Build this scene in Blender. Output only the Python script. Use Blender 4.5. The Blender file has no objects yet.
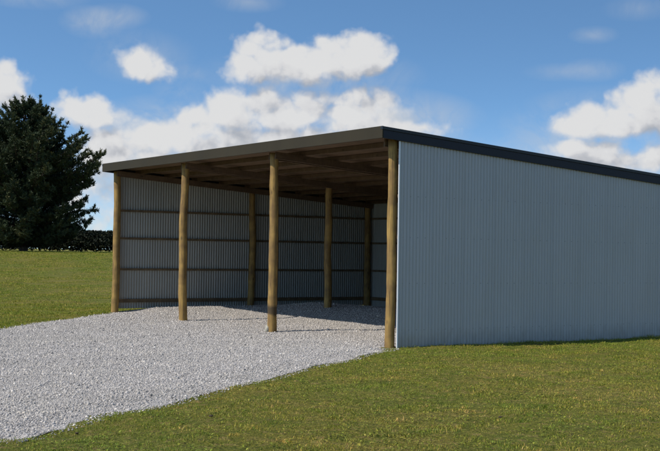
import bpy, bmesh, math, random
import numpy as np
from mathutils import Vector, Matrix, geometry

random.seed(7)
RNG = np.random.default_rng(11)
scene = bpy.context.scene
COL = scene.collection
R = math.radians

# ------------------------------------------------------------------ camera frame (world: x = depth of the shed, y = along its open front)
CAM = np.array([-12.98, -17.727, 1.712])
YAW, PITCH, ROLL, FPX = 0.9898, 0.0221, 0.0153, 1199.14
_f = np.array([math.cos(PITCH)*math.cos(YAW), math.cos(PITCH)*math.sin(YAW), math.sin(PITCH)])
_r = np.cross(_f, [0, 0, 1.0]); _r /= np.linalg.norm(_r)
_u = np.cross(_r, _f)
_r2 = math.cos(ROLL)*_r + math.sin(ROLL)*_u
_u2 = -math.sin(ROLL)*_r + math.cos(ROLL)*_u

def ray(px, py):
    return _f + _r2*((px-330)/FPX) - _u2*((py-225.5)/FPX)

AX = np.array([math.cos(YAW), math.sin(YAW)])       # horizontal view axis
RT = np.array([math.sin(YAW), -math.cos(YAW)])      # to the right

def place(px, dist):
    """ground position at a horizontal distance along the view axis"""
    d = ray(px, 250)
    t = dist/(d[0]*AX[0]+d[1]*AX[1])
    return CAM[0]+t*d[0], CAM[1]+t*d[1]

def on_ground(px, py, z=0.0):
    d = ray(px, py); t = (z-CAM[2])/d[2]
    return CAM[0]+t*d[0], CAM[1]+t*d[1]

def sstep(a, b, x):
    t = np.clip((x-a)/(b-a), 0, 1)
    return t*t*(3-2*t)

# cheap smooth value noise for terrain / scatter
_tab = RNG.random((64, 64))
def vnoise(x, y, s):
    x = np.asarray(x)*s; y = np.asarray(y)*s
    xi = np.floor(x).astype(int); yi = np.floor(y).astype(int)
    fx = x-xi; fy = y-yi
    fx = fx*fx*(3-2*fx); fy = fy*fy*(3-2*fy)
    g = lambda i, j: _tab[i % 64, j % 64]
    return ((g(xi, yi)*(1-fx)+g(xi+1, yi)*fx)*(1-fy) + (g(xi, yi+1)*(1-fx)+g(xi+1, yi+1)*fx)*fy)

def terrain_h(x, y):
    x = np.asarray(x, float); y = np.asarray(y, float)
    d = (x-CAM[0])*AX[0] + (y-CAM[1])*AX[1]
    h = 1.42*sstep(36, 98, d) - 3.2*sstep(112, 300, d)
    near = 1-sstep(25, 60, np.hypot(x, y))
    rough = (vnoise(x, y, 0.9)-0.5)*0.05 + (vnoise(x+9, y+3, 2.7)-0.5)*0.025
    # keep the footprint of shed and pad level
    inside = sstep(-0.4, 0.3, y)*(1-sstep(12.4, 13.2, y))*sstep(-9, -6, x)*(1-sstep(8.4, 9.2, x))
    h = h*(1-inside) + rough*near*(1-inside)
    # soil drawn up a little along the foot of the near wall
    h = h + 0.012*np.exp(-((y+0.25)/0.22)**2)*sstep(-0.1, 0.5, x)*(1-sstep(8.6, 9.0, x))*(0.4+1.2*vnoise(x, y, 1.7))
    return h

# ------------------------------------------------------------------ node helpers
def new_mat(name):
    m = bpy.data.materials.new(name); m.use_nodes = True
    nt = m.node_tree
    return m, nt, nt.nodes, nt.links, nt.nodes['Principled BSDF']

def ramp(nt, fac, stops, interp='LINEAR'):
    n = nt.nodes.new('ShaderNodeValToRGB'); n.color_ramp.interpolation = interp
    e = n.color_ramp.elements
    while len(e) < len(stops): e.new(0.5)
    for k, (p, c) in enumerate(stops):
        e[k].position = p
        e[k].color = (*c, 1) if len(c) == 3 else c
    if fac is not None: nt.links.new(fac, n.inputs[0])
    return n.outputs[0]

def noise(nt, vec, scale, detail=4, rough=0.55, dist=0.0):
    n = nt.nodes.new('ShaderNodeTexNoise')
    n.inputs['Scale'].default_value = scale; n.inputs['Detail'].default_value = detail
    n.inputs['Roughness'].default_value = rough; n.inputs['Distortion'].default_value = dist
    if vec is not None: nt.links.new(vec, n.inputs['Vector'])
    return n.outputs['Fac']

def coords(nt, kind='Object', scale=None):
    t = nt.nodes.new('ShaderNodeTexCoord')
    if scale is None: return t.outputs[kind]
    mp = nt.nodes.new('ShaderNodeMapping'); mp.inputs['Scale'].default_value = scale
    nt.links.new(t.outputs[kind], mp.inputs['Vector'])
    return mp.outputs[0]

def math_n(nt, op, a, b=None, c=None, clamp=False):
    n = nt.nodes.new('ShaderNodeMath'); n.operation = op; n.use_clamp = clamp
    for k, v in enumerate((a, b, c)):
        if v is None: continue
        if isinstance(v, (int, float)): n.inputs[k].default_value = v
        else: nt.links.new(v, n.inputs[k])
    return n.outputs[0]

def vmath(nt, op, a, b=None):
    n = nt.nodes.new('ShaderNodeVectorMath'); n.operation = op
    for k, v in enumerate((a, b)):
        if v is None: continue
        if isinstance(v, (tuple, list)): n.inputs[k].default_value = v
        else: nt.links.new(v, n.inputs[k])
    return n.outputs['Value'] if op in ('LENGTH', 'DOT_PRODUCT', 'DISTANCE') else n.outputs[0]

def mixc(nt, fac, a, b, mode='MIX'):
    n = nt.nodes.new('ShaderNodeMix'); n.data_type = 'RGBA'; n.blend_type = mode
    for k, v in ((0, fac), (6, a), (7, b)):
        if isinstance(v, (int, float)): n.inputs[k].default_value = v
        elif isinstance(v, tuple): n.inputs[k].default_value = (*v, 1)
        else: nt.links.new(v, n.inputs[k])
    return n.outputs[2]

def bump(nt, bsdf, h, strength, dist):
    n = nt.nodes.new('ShaderNodeBump'); n.inputs['Strength'].default_value = strength
    n.inputs['Distance'].default_value = dist
    nt.links.new(h, n.inputs['Height']); nt.links.new(n.outputs[0], bsdf.inputs['Normal'])

def attr(nt, name):
    n = nt.nodes.new('ShaderNodeAttribute'); n.attribute_name = name
    return n.outputs['Fac']

# ------------------------------------------------------------------ materials
def mat_steel(name, base, rough, metal, streak_scale=(1.3, 1.3, 0.12), spread=0.10):
    m, nt, N, L, b = new_mat(name)
    v = coords(nt, 'Object', streak_scale)
    n1 = noise(nt, v, 1.6, 5, 0.6)
    n2 = noise(nt, coords(nt, 'Object'), 0.55, 3, 0.5)
    f = math_n(nt, 'ADD', math_n(nt, 'MULTIPLY', n1, 0.6), math_n(nt, 'MULTIPLY', n2, 0.4))
    lo = tuple(c*(1-spread*1.6) for c in base); hi = tuple(min(1, c*(1+spread*1.6)) for c in base)
    c = ramp(nt, f, [(0.3, lo), (0.7, hi)])
    # every lapped sheet weathers a little differently
    sep = N.new('ShaderNodeSeparateXYZ'); L.new(coords(nt, 'Object'), sep.inputs[0])
    s = math_n(nt, 'FLOOR', math_n(nt, 'DIVIDE', math_n(nt, 'ADD', sep.outputs[0], sep.outputs[1]), 0.765))
    wn = N.new('ShaderNodeTexWhiteNoise'); wn.noise_dimensions = '1D'; L.new(s, wn.inputs['W'])
    k = math_n(nt, 'MULTIPLY_ADD', wn.outputs['Value'], spread*0.7, 1-spread*0.35)
    c = mixc(nt, 1.0, c, ramp(nt, k, [(0, (0, 0, 0)), (1, (1, 1, 1))]), 'MULTIPLY') if False else c
    cc = N.new('ShaderNodeHueSaturation'); L.new(c, cc.inputs['Color']); L.new(k, cc.inputs['Value'])
    L.new(cc.outputs[0], b.inputs['Base Color'])
    b.inputs['Metallic'].default_value = metal
    L.new(math_n(nt, 'MULTIPLY_ADD', n1, 0.25, rough-0.12), b.inputs['Roughness'])
    return m

M = {}
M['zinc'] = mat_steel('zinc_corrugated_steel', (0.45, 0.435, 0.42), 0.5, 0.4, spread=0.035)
M['shaded_zinc'] = mat_steel('shaded_corrugated_steel', (0.35, 0.345, 0.305), 0.6, 0.3)  # same sheet steel, with the shade inside the shed darkened into its colour
def weather_wall(m):
    nt = m.node_tree; N = nt.nodes; L = nt.links; b = N['Principled BSDF']
    src = b.inputs['Base Color'].links[0].from_socket
    sep = N.new('ShaderNodeSeparateXYZ'); L.new(coords(nt, 'Object'), sep.inputs[0])
    x, z = sep.outputs[0], sep.outputs[2]
    rows = None
    for zg in (0.30, 1.157, 2.0, 2.755):
        r_ = math_n(nt, 'LESS_THAN', math_n(nt, 'ABSOLUTE', math_n(nt, 'SUBTRACT', z, zg)), 0.0085)
        rows = r_ if rows is None else math_n(nt, 'MAXIMUM', rows, r_)
    xm = math_n(nt, 'ABSOLUTE', math_n(nt, 'SUBTRACT', math_n(nt, 'FRACT', math_n(nt, 'DIVIDE', x, 0.17)), 0.125))
    dots = math_n(nt, 'MULTIPLY', rows, math_n(nt, 'LESS_THAN', xm, 0.05))
    lap = math_n(nt, 'LESS_THAN', math_n(nt, 'FRACT', math_n(nt, 'DIVIDE', math_n(nt, 'SUBTRACT', x, 0.085), 0.765)), 0.007)
    c = mixc(nt, math_n(nt, 'MULTIPLY', dots, 0.55), src, (0.16, 0.16, 0.16))
    c = mixc(nt, math_n(nt, 'MULTIPLY', lap, 0.45), c, (0.12, 0.12, 0.12))
    sn = noise(nt, coords(nt, 'Object', (3.0, 3.0, 1.6)), 2.4, 6, 0.65)
    hgt = math_n(nt, 'SUBTRACT', math_n(nt, 'MULTIPLY', sn, 0.75), z)
    c = mixc(nt, ramp(nt, hgt, [(0.05, (0, 0, 0)), (0.45, (0.42, 0.42, 0.42))]), c, (0.20, 0.165, 0.115))
    run = noise(nt, coords(nt, 'Object', (7, 7, 0.25)), 1.5, 4, 0.6)
    c = mixc(nt, ramp(nt, run, [(0.52, (0, 0, 0)), (0.75, (0.10, 0.10, 0.10))]), c, (0.26, 0.25, 0.23))
    L.new(c, b.inputs['Base Color'])
    dent = noise(nt, coords(nt, 'Object', (1.2, 1.2, 0.5)), 1.3, 3, 0.5)
    bump(nt, b, dent, 0.5, 0.05)
    return m
weather_wall(M['zinc'])
M['bright_zinc'] = mat_steel('bright_zinc_flashing', (0.80, 0.80, 0.80), 0.4, 0.2, spread=0.03)
M['fascia'] = mat_steel('dark_grey_painted_flashing', (0.040, 0.033, 0.020), 0.65, 0.0, spread=0.08)
M['barge'] = mat_steel('shaded_flashing', (0.024, 0.026, 0.035), 0.5, 0.0, spread=0.08)  # fascia's flashing again, with the gable side's blue shade put into its colour
M['fascia'].node_tree.nodes['Principled BSDF'].inputs['Specular IOR Level'].default_value = 0.15
M['barge'].node_tree.nodes['Principled BSDF'].inputs['Specular IOR Level'].default_value = 0.25
M['cap'] = mat_steel('black_capping', (0.012, 0.012, 0.013), 0.4, 0.0, spread=0.08)
M['roof'] = mat_steel('dark_roofing', (0.10, 0.10, 0.095), 0.5, 0.1)

def mat_wood(name, light, dark, stain=False, zstretch=(9, 9, 0.7)):
    m, nt, N, L, b = new_mat(name)
    v = coords(nt, 'Object', zstretch)
    oi = N.new('ShaderNodeObjectInfo')
    off = N.new('ShaderNodeVectorMath'); off.operation = 'ADD'
    L.new(v, off.inputs[0])
    cx = N.new('ShaderNodeCombineXYZ'); L.new(math_n(nt, 'MULTIPLY', oi.outputs['Random'], 40), cx.inputs[0]); L.new(math_n(nt, 'MULTIPLY', oi.outputs['Random'], 17), cx.inputs[2])
    L.new(cx.outputs[0], off.inputs[1])
    g = noise(nt, off.outputs[0], 2.2, 6, 0.65, 0.4)
    bl = noise(nt, coords(nt, 'Object', (1, 1, 1)), 3.2, 3, 0.5)
    c = ramp(nt, g, [(0.30, dark), (0.52, light), (0.75, tuple(min(1, k*1.25) for k in light))])
    c = mixc(nt, ramp(nt, bl, [(0.35, (0.05, 0.05, 0.05)), (0.62, (0.75, 0.75, 0.75))]), c, dark)
    # knots
    vo = N.new('ShaderNodeTexVoronoi'); vo.inputs['Scale'].default_value = 3.1
    L.new(coords(nt, 'Object', (1.6, 1.6, 0.8)), vo.inputs['Vector'])
    kn = ramp(nt, vo.outputs['Distance'], [(0.05, (1, 1, 1)), (0.16, (0, 0, 0))])
    ck = noise(nt, coords(nt, 'Object', (26, 26, 0.8)), 1.7, 3, 0.5)
    c = mixc(nt, ramp(nt, ck, [(0.30, (0.85, 0.85, 0.85)), (0.40, (0, 0, 0))]), c, tuple(k*0.35 for k in dark))
    c = mixc(nt, math_n(nt, 'MULTIPLY', kn, 0.7), c, tuple(k*0.4 for k in dark))
    if stain:
        sep = N.new('ShaderNodeSeparateXYZ'); L.new(coords(nt, 'Object'), sep.inputs[0])
        zz = math_n(nt, 'ABSOLUTE', math_n(nt, 'SUBTRACT', sep.outputs[2], 0.47))
        zz = math_n(nt, 'ADD', zz, math_n(nt, 'MULTIPLY', math_n(nt, 'SUBTRACT', bl, 0.5), 0.5))
        band = ramp(nt, zz, [(0.02, (1, 1, 1)), (0.13, (0, 0, 0))])
        c = mixc(nt, math_n(nt, 'MULTIPLY', band, 0.85), c, (0.02, 0.014, 0.008))
    L.new(c, b.inputs['Base Color']); b.inputs['Roughness'].default_value = 0.75
    bump(nt, b, g, 0.35, 0.01)
    return m
M['pole'] = mat_wood('treated_pine_pole', (0.40, 0.245, 0.062), (0.15, 0.085, 0.028))
M['pole_stained'] = mat_wood('treated_pine_pole_stained', (0.40, 0.245, 0.062), (0.15, 0.085, 0.028), stain=True)
M['timber'] = mat_wood('sawn_pine_timber', (0.135, 0.084, 0.045), (0.085, 0.052, 0.028), zstretch=(2, 2, 9))
M['girt'] = mat_wood('weathered_girt_timber', (0.19, 0.13, 0.065), (0.09, 0.06, 0.03), zstretch=(2, 2, 9))

m, nt, N, L, b = new_mat('brown_building_paper')
n = noise(nt, coords(nt, 'Object'), 1.4, 5, 0.6)
L.new(ramp(nt, n, [(0.3, (0.11, 0.066, 0.035)), (0.7, (0.17, 0.105, 0.057))]), b.inputs['Base Color']); b.inputs['Roughness'].default_value = 0.8
M['lining'] = m

m, nt, N, L, b = new_mat('rough_concrete')
n = noise(nt, coords(nt, 'Object'), 18, 5, 0.6)
L.new(ramp(nt, n, [(0.3, (0.30, 0.28, 0.22)), (0.7, (0.5, 0.47, 0.38))]), b.inputs['Base Color']); b.inputs['Roughness'].default_value = 0.9
bump(nt, b, n, 0.6, 0.02)
M['concrete'] = m

m, nt, N, L, b = new_mat('dark_soil')
n = noise(nt, coords(nt, 'Object'), 22, 5, 0.6)
L.new(ramp(nt, n, [(0.3, (0.035, 0.024, 0.014)), (0.7, (0.09, 0.062, 0.038))]), b.inputs['Base Color']); b.inputs['Roughness'].default_value = 0.95
bump(nt, b, n, 0.8, 0.02)
M['soil'] = m

def grass_colour(nt, vec):
    """patchy pasture colour over the ground position"""
    big = noise(nt, vec, 0.30, 4, 0.6)
    mid = noise(nt, vec, 1.5, 5, 0.62)
    fin = noise(nt, vec, 7.0, 4, 0.6)
    vfin = noise(nt, vec, 19.0, 3, 0.6)
    c = ramp(nt, mid, [(0.28, (0.125, 0.138, 0.020)), (0.50, (0.192, 0.172, 0.029)), (0.72, (0.30, 0.222, 0.055))])
    c = mixc(nt, ramp(nt, big, [(0.44, (0, 0, 0)), (0.62, (0.7, 0.7, 0.7))]), c, (0.150, 0.175, 0.026))
    c = mixc(nt, ramp(nt, big, [(0.34, (0.65, 0.65, 0.65)), (0.46, (0, 0, 0))]), c, (0.27, 0.215, 0.060))
    c = mixc(nt, ramp(nt, fin, [(0.54, (0, 0, 0)), (0.68, (0.8, 0.8, 0.8))]), c, (0.33, 0.225, 0.095))
    c = mixc(nt, ramp(nt, fin, [(0.30, (0.8, 0.8, 0.8)), (0.44, (0, 0, 0))]), c, (0.080, 0.118, 0.018))
    c = mixc(nt, ramp(nt, vfin, [(0.34, (0.75, 0.75, 0.75)), (0.48, (0, 0, 0))]), c, (0.075, 0.085, 0.018))
    c = mixc(nt, ramp(nt, vfin, [(0.56, (0, 0, 0)), (0.70, (0.6, 0.6, 0.6))]), c, (0.32, 0.29, 0.10))
    N_ = nt.nodes.new('ShaderNodeMix'); N_.data_type = 'RGBA'; N_.blend_type = 'MULTIPLY'; N_.inputs[0].default_value = 1.0
    nt.links.new(c, N_.inputs[6]); N_.inputs[7].default_value = (1.11, 1.09, 1.0, 1)
    c = N_.outputs[2]
    return c, mid, fin

m, nt, N, L, b = new_mat('pasture_ground')
vec = coords(nt, 'Object')
c, mid, fin = grass_colour(nt, vec)
fine = noise(nt, vec, 38, 5, 0.7)
c = mixc(nt, ramp(nt, fine, [(0.35, (0.65, 0.65, 0.65)), (0.6, (0, 0, 0))]), c, (0.055, 0.058, 0.016))
soil = noise(nt, vec, 2.6, 6, 0.65)
c = mixc(nt, ramp(nt, soil, [(0.62, (0, 0, 0)), (0.70, (0.75, 0.75, 0.75))]), c, (0.13, 0.095, 0.05))
L.new(c, b.inputs['Base Color']); b.inputs['Roughness'].default_value = 0.95
b.inputs['Specular IOR Level'].default_value = 0.1
bump(nt, b, math_n(nt, 'ADD', fine, math_n(nt, 'MULTIPLY', fin, 2.0)), 0.9, 0.05)
M['ground'] = m

m, nt, N, L, b = new_mat('grass_blades')
c, mid, fin = grass_colour(nt, coords(nt, 'Object'))
rv = attr(nt, 'rnd')
c2 = ramp(nt, rv, [(0.0, (0.62, 0.86, 0.40)), (0.5, (1.32, 1.56, 1.0)), (0.84, (1.95, 1.95, 1.3)), (0.93, (2.2, 1.8, 1.9)), (1.0, (2.7, 2.2, 2.3))])
c = mixc(nt, 1.0, c, c2, 'MULTIPLY')
L.new(c, b.inputs['Base Color']); b.inputs['Roughness'].default_value = 0.6
b.inputs['Specular IOR Level'].default_value = 0.25
tr = N.new('ShaderNodeBsdfTranslucent'); L.new(c, tr.inputs['Color'])
mx = N.new('ShaderNodeMixShader'); mx.inputs[0].default_value = 0.25
L.new(b.outputs[0], mx.inputs[1]); L.new(tr.outputs[0], mx.inputs[2])
L.new(mx.outputs[0], N['Material Output'].inputs['Surface'])
M['grass'] = m

STONE_STOPS = [(p_, (0.05+c_[0]*1.17, 0.045+c_[1]*1.085, 0.042+c_[2]*1.0)) for p_, c_ in [(0.0, (0.08, 0.077, 0.074)), (0.10, (0.20, 0.196, 0.19)), (0.45, (0.32, 0.316, 0.312)),
               (0.75, (0.41, 0.40, 0.39)), (0.90, (0.47, 0.44, 0.38)), (1.0, (0.62, 0.61, 0.59))]]
m, nt, N, L, b = new_mat('crushed_stone_bed')
vec = coords(nt, 'Object')
vo = N.new('ShaderNodeTexVoronoi'); vo.inputs['Scale'].default_value = 34; L.new(vec, vo.inputs['Vector'])
bw = N.new('ShaderNodeSeparateColor'); L.new(vo.outputs['Color'], bw.inputs[0])
c = ramp(nt, bw.outputs[0], STONE_STOPS)
edge = ramp(nt, vo.outputs['Distance'], [(0.35, (0, 0, 0)), (0.75, (0.7, 0.7, 0.7))])
c = mixc(nt, edge, c, (0.13, 0.125, 0.12))
big = noise(nt, vec, 0.5, 4, 0.6)
c = mixc(nt, ramp(nt, big, [(0.4, (0, 0, 0)), (0.75, (0.35, 0.35, 0.35))]), c, (0.36, 0.32, 0.26))
L.new(c, b.inputs['Base Color']); b.inputs['Roughness'].default_value = 0.9
bump(nt, b, math_n(nt, 'SUBTRACT', 1.0, vo.outputs['Distance']), 0.8, 0.03)
M['gravel_bed'] = m

m, nt, N, L, b = new_mat('crushed_stones')
rv = attr(nt, 'rnd')
c = ramp(nt, rv, STONE_STOPS)
big = noise(nt, coords(nt, 'Object'), 0.5, 4, 0.6)
c = mixc(nt, ramp(nt, big, [(0.4, (0, 0, 0)), (0.75, (0.3, 0.3, 0.3))]), c, (0.36, 0.32, 0.26))
fn = noise(nt, coords(nt, 'Object'), 90, 3, 0.6)
c = mixc(nt, ramp(nt, fn, [(0.3, (0.35, 0.35, 0.35)), (0.6, (0, 0, 0))]), c, (0.15, 0.145, 0.14))
L.new(c, b.inputs['Base Color']); b.inputs['Roughness'].default_value = 0.8
M['stones'] = m

def mat_leaf(name, lo, mid, hi, transl):
    m, nt, N, L, b = new_mat(name)
    rv = attr(nt, 'rnd')
    c = ramp(nt, rv, [(0.0, lo), (0.6, mid), (1.0, hi)])
    L.new(c, b.inputs['Base Color']); b.inputs['Roughness'].default_value = 0.6
    b.inputs['Specular IOR Level'].default_value = 0.2
    tr = N.new('ShaderNodeBsdfTranslucent'); L.new(c, tr.inputs['Color'])
    mx = N.new('ShaderNodeMixShader'); mx.inputs[0].default_value = transl
    L.new(b.outputs[0], mx.inputs[1]); L.new(tr.outputs[0], mx.inputs[2])
    L.new(mx.outputs[0], N['Material Output'].inputs['Surface'])
    return m
M['needles'] = mat_leaf('pine_needles', (0.025, 0.040, 0.020), (0.058, 0.076, 0.034), (0.17, 0.145, 0.052), 0.1)
M['hedge'] = mat_leaf('hedge_leaves', (0.010, 0.016, 0.010), (0.022, 0.030, 0.016), (0.045, 0.048, 0.025), 0.1)

m, nt, N, L, b = new_mat('pine_bark')
n = noise(nt, coords(nt, 'Object', (6, 6, 1.5)), 2, 5, 0.6)
L.new(ramp(nt, n, [(0.3, (0.025, 0.018, 0.013)), (0.7, (0.09, 0.065, 0.045))]), b.inputs['Base Color']); b.inputs['Roughness'].default_value = 0.9
M['bark'] = m

# ------------------------------------------------------------------ object helpers
def tag(o, label=None, cat=None, group=None, kind=None):
    for k, v in (('label', label), ('category', cat), ('group', group), ('kind', kind)):
        if v: o[k] = v
    return o

def thing(name, label, cat, loc=(0, 0, 0), group=None):
    o = bpy.data.objects.new(name, None); COL.objects.link(o)
    o.location = loc; o.empty_display_size = 0.3
    return tag(o, label, cat, group)

def link(name, me, mat, parent=None, loc=None, smooth=False):
    o = bpy.data.objects.new(name, me); COL.objects.link(o)
    if mat is not None: me.materials.append(mat)
    if parent is not None: o.parent = parent
    if loc is not None: o.location = loc
    if smooth: me.polygons.foreach_set('use_smooth', np.ones(len(me.polygons), bool))
    return o

def np_mesh(name, V, F, rnd=None):
    """V (n,3); F (m,k) all faces with k corners"""
    me = bpy.data.meshes.new(name)
    V = np.ascontiguousarray(V, np.float32); F = np.ascontiguousarray(F, np.int32)
    k = F.shape[1]
    me.vertices.add(len(V)); me.vertices.foreach_set('co', V.ravel())
    me.loops.add(F.size); me.loops.foreach_set('vertex_index', F.ravel())
    me.polygons.add(len(F)); me.polygons.foreach_set('loop_start', np.arange(0, F.size, k, dtype=np.int32))
    if rnd is not None:
        a = me.attributes.new('rnd', 'FLOAT', 'POINT'); a.data.foreach_set('value', np.ascontiguousarray(rnd, np.float32))
    me.update(calc_edges=True)
    return me

def box_mesh(name, size, bevel=0.004):
    """box with its origin at the centre of its own length"""
    bm = bmesh.new(); bmesh.ops.create_cube(bm, size=1)
    bmesh.ops.scale(bm, vec=size, verts=bm.verts)
    if bevel: bmesh.ops.bevel(bm, geom=bm.edges[:], offset=bevel, segments=1, affect='EDGES')
    me = bpy.data.meshes.new(name); bm.to_mesh(me); bm.free(); return me

def beam(name, a, b, w, h, mat, parent, label=None, bevel=0.004):
    """sawn timber from a to b; w across, h in the upright direction; the long axis is the mesh's z"""
    a = Vector(a); b = Vector(b); d = b-a
    me = box_mesh(name, (w, h, d.length), bevel)
    o = link(name, me, mat, parent)
    z = d.normalized(); x = Vector((0, 0, 1)).cross(z)
    x = x.normalized() if x.length > 1e-4 else Vector((1, 0, 0))
    y = z.cross(x)
    o.matrix_local = Matrix.Translation((a+b)/2) @ Matrix((x, y, z)).transposed().to_4x4()
    if label: o['label'] = label
    return o

def tube_mesh(name, rings, seg=16, caps=True):
    """rings: list of (centre, radius)"""
    V = []; F = []
    for c, r in rings:
        for k in range(seg):
            a = 2*math.pi*k/seg
            V.append((c[0]+r*math.cos(a), c[1]+r*math.sin(a), c[2]))
    for i in range(len(rings)-1):
        for k in range(seg):
            F.append((i*seg+k, i*seg+(k+1) % seg, (i+1)*seg+(k+1) % seg, (i+1)*seg+k))
    if caps:
        F.append(tuple(range(seg-1, -1, -1))); F.append(tuple((len(rings)-1)*seg+k for k in range(seg)))
    me = bpy.data.meshes.new(name); me.from_pydata(V, [], F); me.update(); return me

# ------------------------------------------------------------------ SHED
BAY, DEP, SL = 4.222, 8.37, 0.071
YL = 3*BAY                                 # far (left) end of the front
X0, ZB0 = -0.314, 3.79                     # fascia line and the height of the underside of fascia / barge there
def zb(x): return ZB0 - SL*(x-X0)
Y_NEAR, Y_FAR = -0.155, YL+0.149           # outer faces of the two barges
shed = thing('farm_shed', 'open fronted pole shed with corrugated grey steel walls and round timber poles', 'shed')

def corrugated(name, u0, u1, bottom, top, at, normal_axis, mat, pitch=0.0765, depth=0.017, thick=0.0016):
    """vertical corrugated sheet; u runs along the wall; top(u) gives the height; at(u, off) -> (x, y)"""
    n = int(round((u1-u0)/pitch*8))
    us = np.linspace(u0, u1, n+1)
    ws = depth/2*np.sin(2*np.pi*us/pitch)
    # laps: the sheets step a touch over each other
    ws = ws + 0.003*((np.floor((us-u0)/0.765)).astype(int) % 2)
    V = []; 
    for u, w in zip(us, ws):
        for off in (w, w-thick):
            x, y = at(u, off)
            V.append((x, y, bottom)); V.append((x, y, top(u)))
    F = []
    for i in range(n):
        a = 4*i; b = a+4
        F.append((a, b, b+1, a+1)); F.append((a+2, a+3, b+3, b+2))
        F.append((a+1, b+1, b+3, a+3)); F.append((a, a+2, b+2, b))
    a = 0; F.append((0, 1, 3, 2)); a = 4*n; F.append((a, a+2, a+3, a+1))
    me = bpy.data.meshes.new(name); me.from_pydata(V, [], F)
    bm = bmesh.new(); bm.from_mesh(me); bmesh.ops.recalc_face_normals(bm, faces=bm.faces); bm.to_mesh(me); bm.free()
    o = link(name, me, mat, shed)
    return o

WB = 0.03                                  # foot of the near wall
near_wall = corrugated('gable_wall', 0.085, DEP+0.06, -0.05, lambda u: zb(u)+0.06, lambda u, o: (u, -0.108-o), 'y', M['zinc'])
far_wall = corrugated('gable_wall', 0.02, DEP+0.06, 0.09, lambda u: zb(u)+0.06, lambda u, o: (u, YL+0.052+o), 'y', M['shaded_zinc'])
back_wall = corrugated('back_wall', -0.095, YL+0.03, 0.05, lambda u: zb(DEP+0.09)+0.10, lambda u, o: (DEP+0.085+o, u), 'x', M['shaded_zinc'])

# poles
def pole_mesh(h, r, seed):
    rr = random.Random(seed)
    rings = []; n = 22; bx = rr.uniform(-.04, .04); by = rr.uniform(-.04, .04); ph = rr.uniform(0, 6)
    if seed == 0: bx, by = 0.0, 0.01
    rings.append(((0, 0, -0.35), r*1.05))
    for i in range(n+1):
        t = i/n; z = -0.05+(h+0.05)*t
        w = math.sin(math.pi*t)
        rad = r*(1.04-0.12*t)*(1+rr.uniform(-.045, .045))
        if rr.random() < 0.2: rad *= 1.04
        rings.append(((bx*w+0.006*math.sin(5*t*3+ph), by*w+0.006*math.cos(4*t*3+ph), z), rad))
    rings.append(((0, 0, h+0.006), r*0.80))
    return tube_mesh('post', rings, 18)

ROWS_Y = [0.045, BAY, 2*BAY, YL-0.095]
for i, y in enumerate(ROWS_Y):
    for j, x in enumerate((0.036 if i == 0 else 0.0, DEP/2, DEP-0.06)):
        h = zb(x)+0.03
        me = pole_mesh(h, (0.090 if i == 0 else 0.098) if j == 0 else 0.096, 10*i+j)
        o = link('post', me, M['pole_stained'] if (i == 1 and j == 0) else M['pole'], shed, (x, y, 0), smooth=True)
        o.rotation_euler = (random.uniform(-.003, .003), random.uniform(-.003, .003), random.uniform(0, 6.28) if not (i == 1 and j == 0) else 0.3)
        if i == 1 and j == 0:
            o['label'] = 'front pole with a dark stain near its foot'
            bm = bmesh.new(); bmesh.ops.create_icosphere(bm, subdivisions=2, radius=0.075)
            rr = random.Random(3)
            for v in bm.verts: v.co *= rr.uniform(0.85, 1.12)
            bmesh.ops.scale(bm, vec=(0.8, 0.8, 1.15), verts=bm.verts)
            fm = bpy.data.meshes.new('footing'); bm.to_mesh(fm); bm.free()
            ft = link('footing', fm, M['concrete'], o, smooth=True)
            mw = Matrix.Translation((-0.095, 0.02, 0.06)); ft.matrix_local = Matrix.Rotation(-0.3, 4, 'Z') @ mw

# girts on both gable walls and the back wall (nailed outside the poles)
for k, z in enumerate((0.30, 1.157, 2.0, 2.755)):
    hh = 0.10 if k == 0 else 0.06
    for s in range(2):
        xa = (0.02, DEP/2+0.003)[s]; xb = (DEP/2-0.003, DEP+0.02)[s]
        beam('girt', (xa, YL+0.016, z), (xb, YL+0.016, z), 0.045, hh, M['girt'], shed)
        beam('girt', (xa+0.07, -0.072, z), (xb, -0.072, z), 0.045, hh, M['girt'], shed)
    for s in range(3):
        ya = BAY*s+0.003-(0.04 if s == 0 else 0); yb = BAY*(s+1)-0.003-(0.012 if s == 2 else 0)
        beam('girt', (DEP+0.050, ya, z), (DEP+0.050, yb, z), 0.045, hh, M['girt'], shed)

# rafters on the poles, purlins over the rafters, lining and roofing over the purlins
for y in (0.045, BAY, 2*BAY, YL-0.095):
    for dy in (-0.125, 0.125):
        yy = y+dy
        if yy < -0.05 or yy > YL: continue
        beam('rafter', (-0.06, yy, zb(-0.06)-0.03), (DEP+0.02, yy, zb(DEP+0.02)-0.03), 0.045, 0.15, M['timber'], shed)
xs = np.linspace(-0.22, DEP, 11)
for x in xs:
    beam('purlin', (x, -0.12, zb(x)+0.087), (x, YL+0.10, zb(x)+0.087), 0.045, 0.10, M['timber'], shed)

def slab(name, x0, x1, y0, y1, zoff0, zoff1, mat, parent):
    V = [(x, y, zb(x)+z) for x in (x0, x1) for y in (y0, y1) for z in (zoff0, zoff1)]
    F = [(0, 1, 3, 2), (4, 6, 7, 5), (0, 4, 5, 1), (2, 3, 7, 6), (0, 2, 6, 4), (1, 5, 7, 3)]
    me = bpy.data.meshes.new(name); me.from_pydata(V, [], F)
    bm = bmesh.new(); bm.from_mesh(me); bmesh.ops.recalc_face_normals(bm, faces=bm.faces); bm.to_mesh(me); bm.free()
    return link(name, me, mat, parent)

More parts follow.
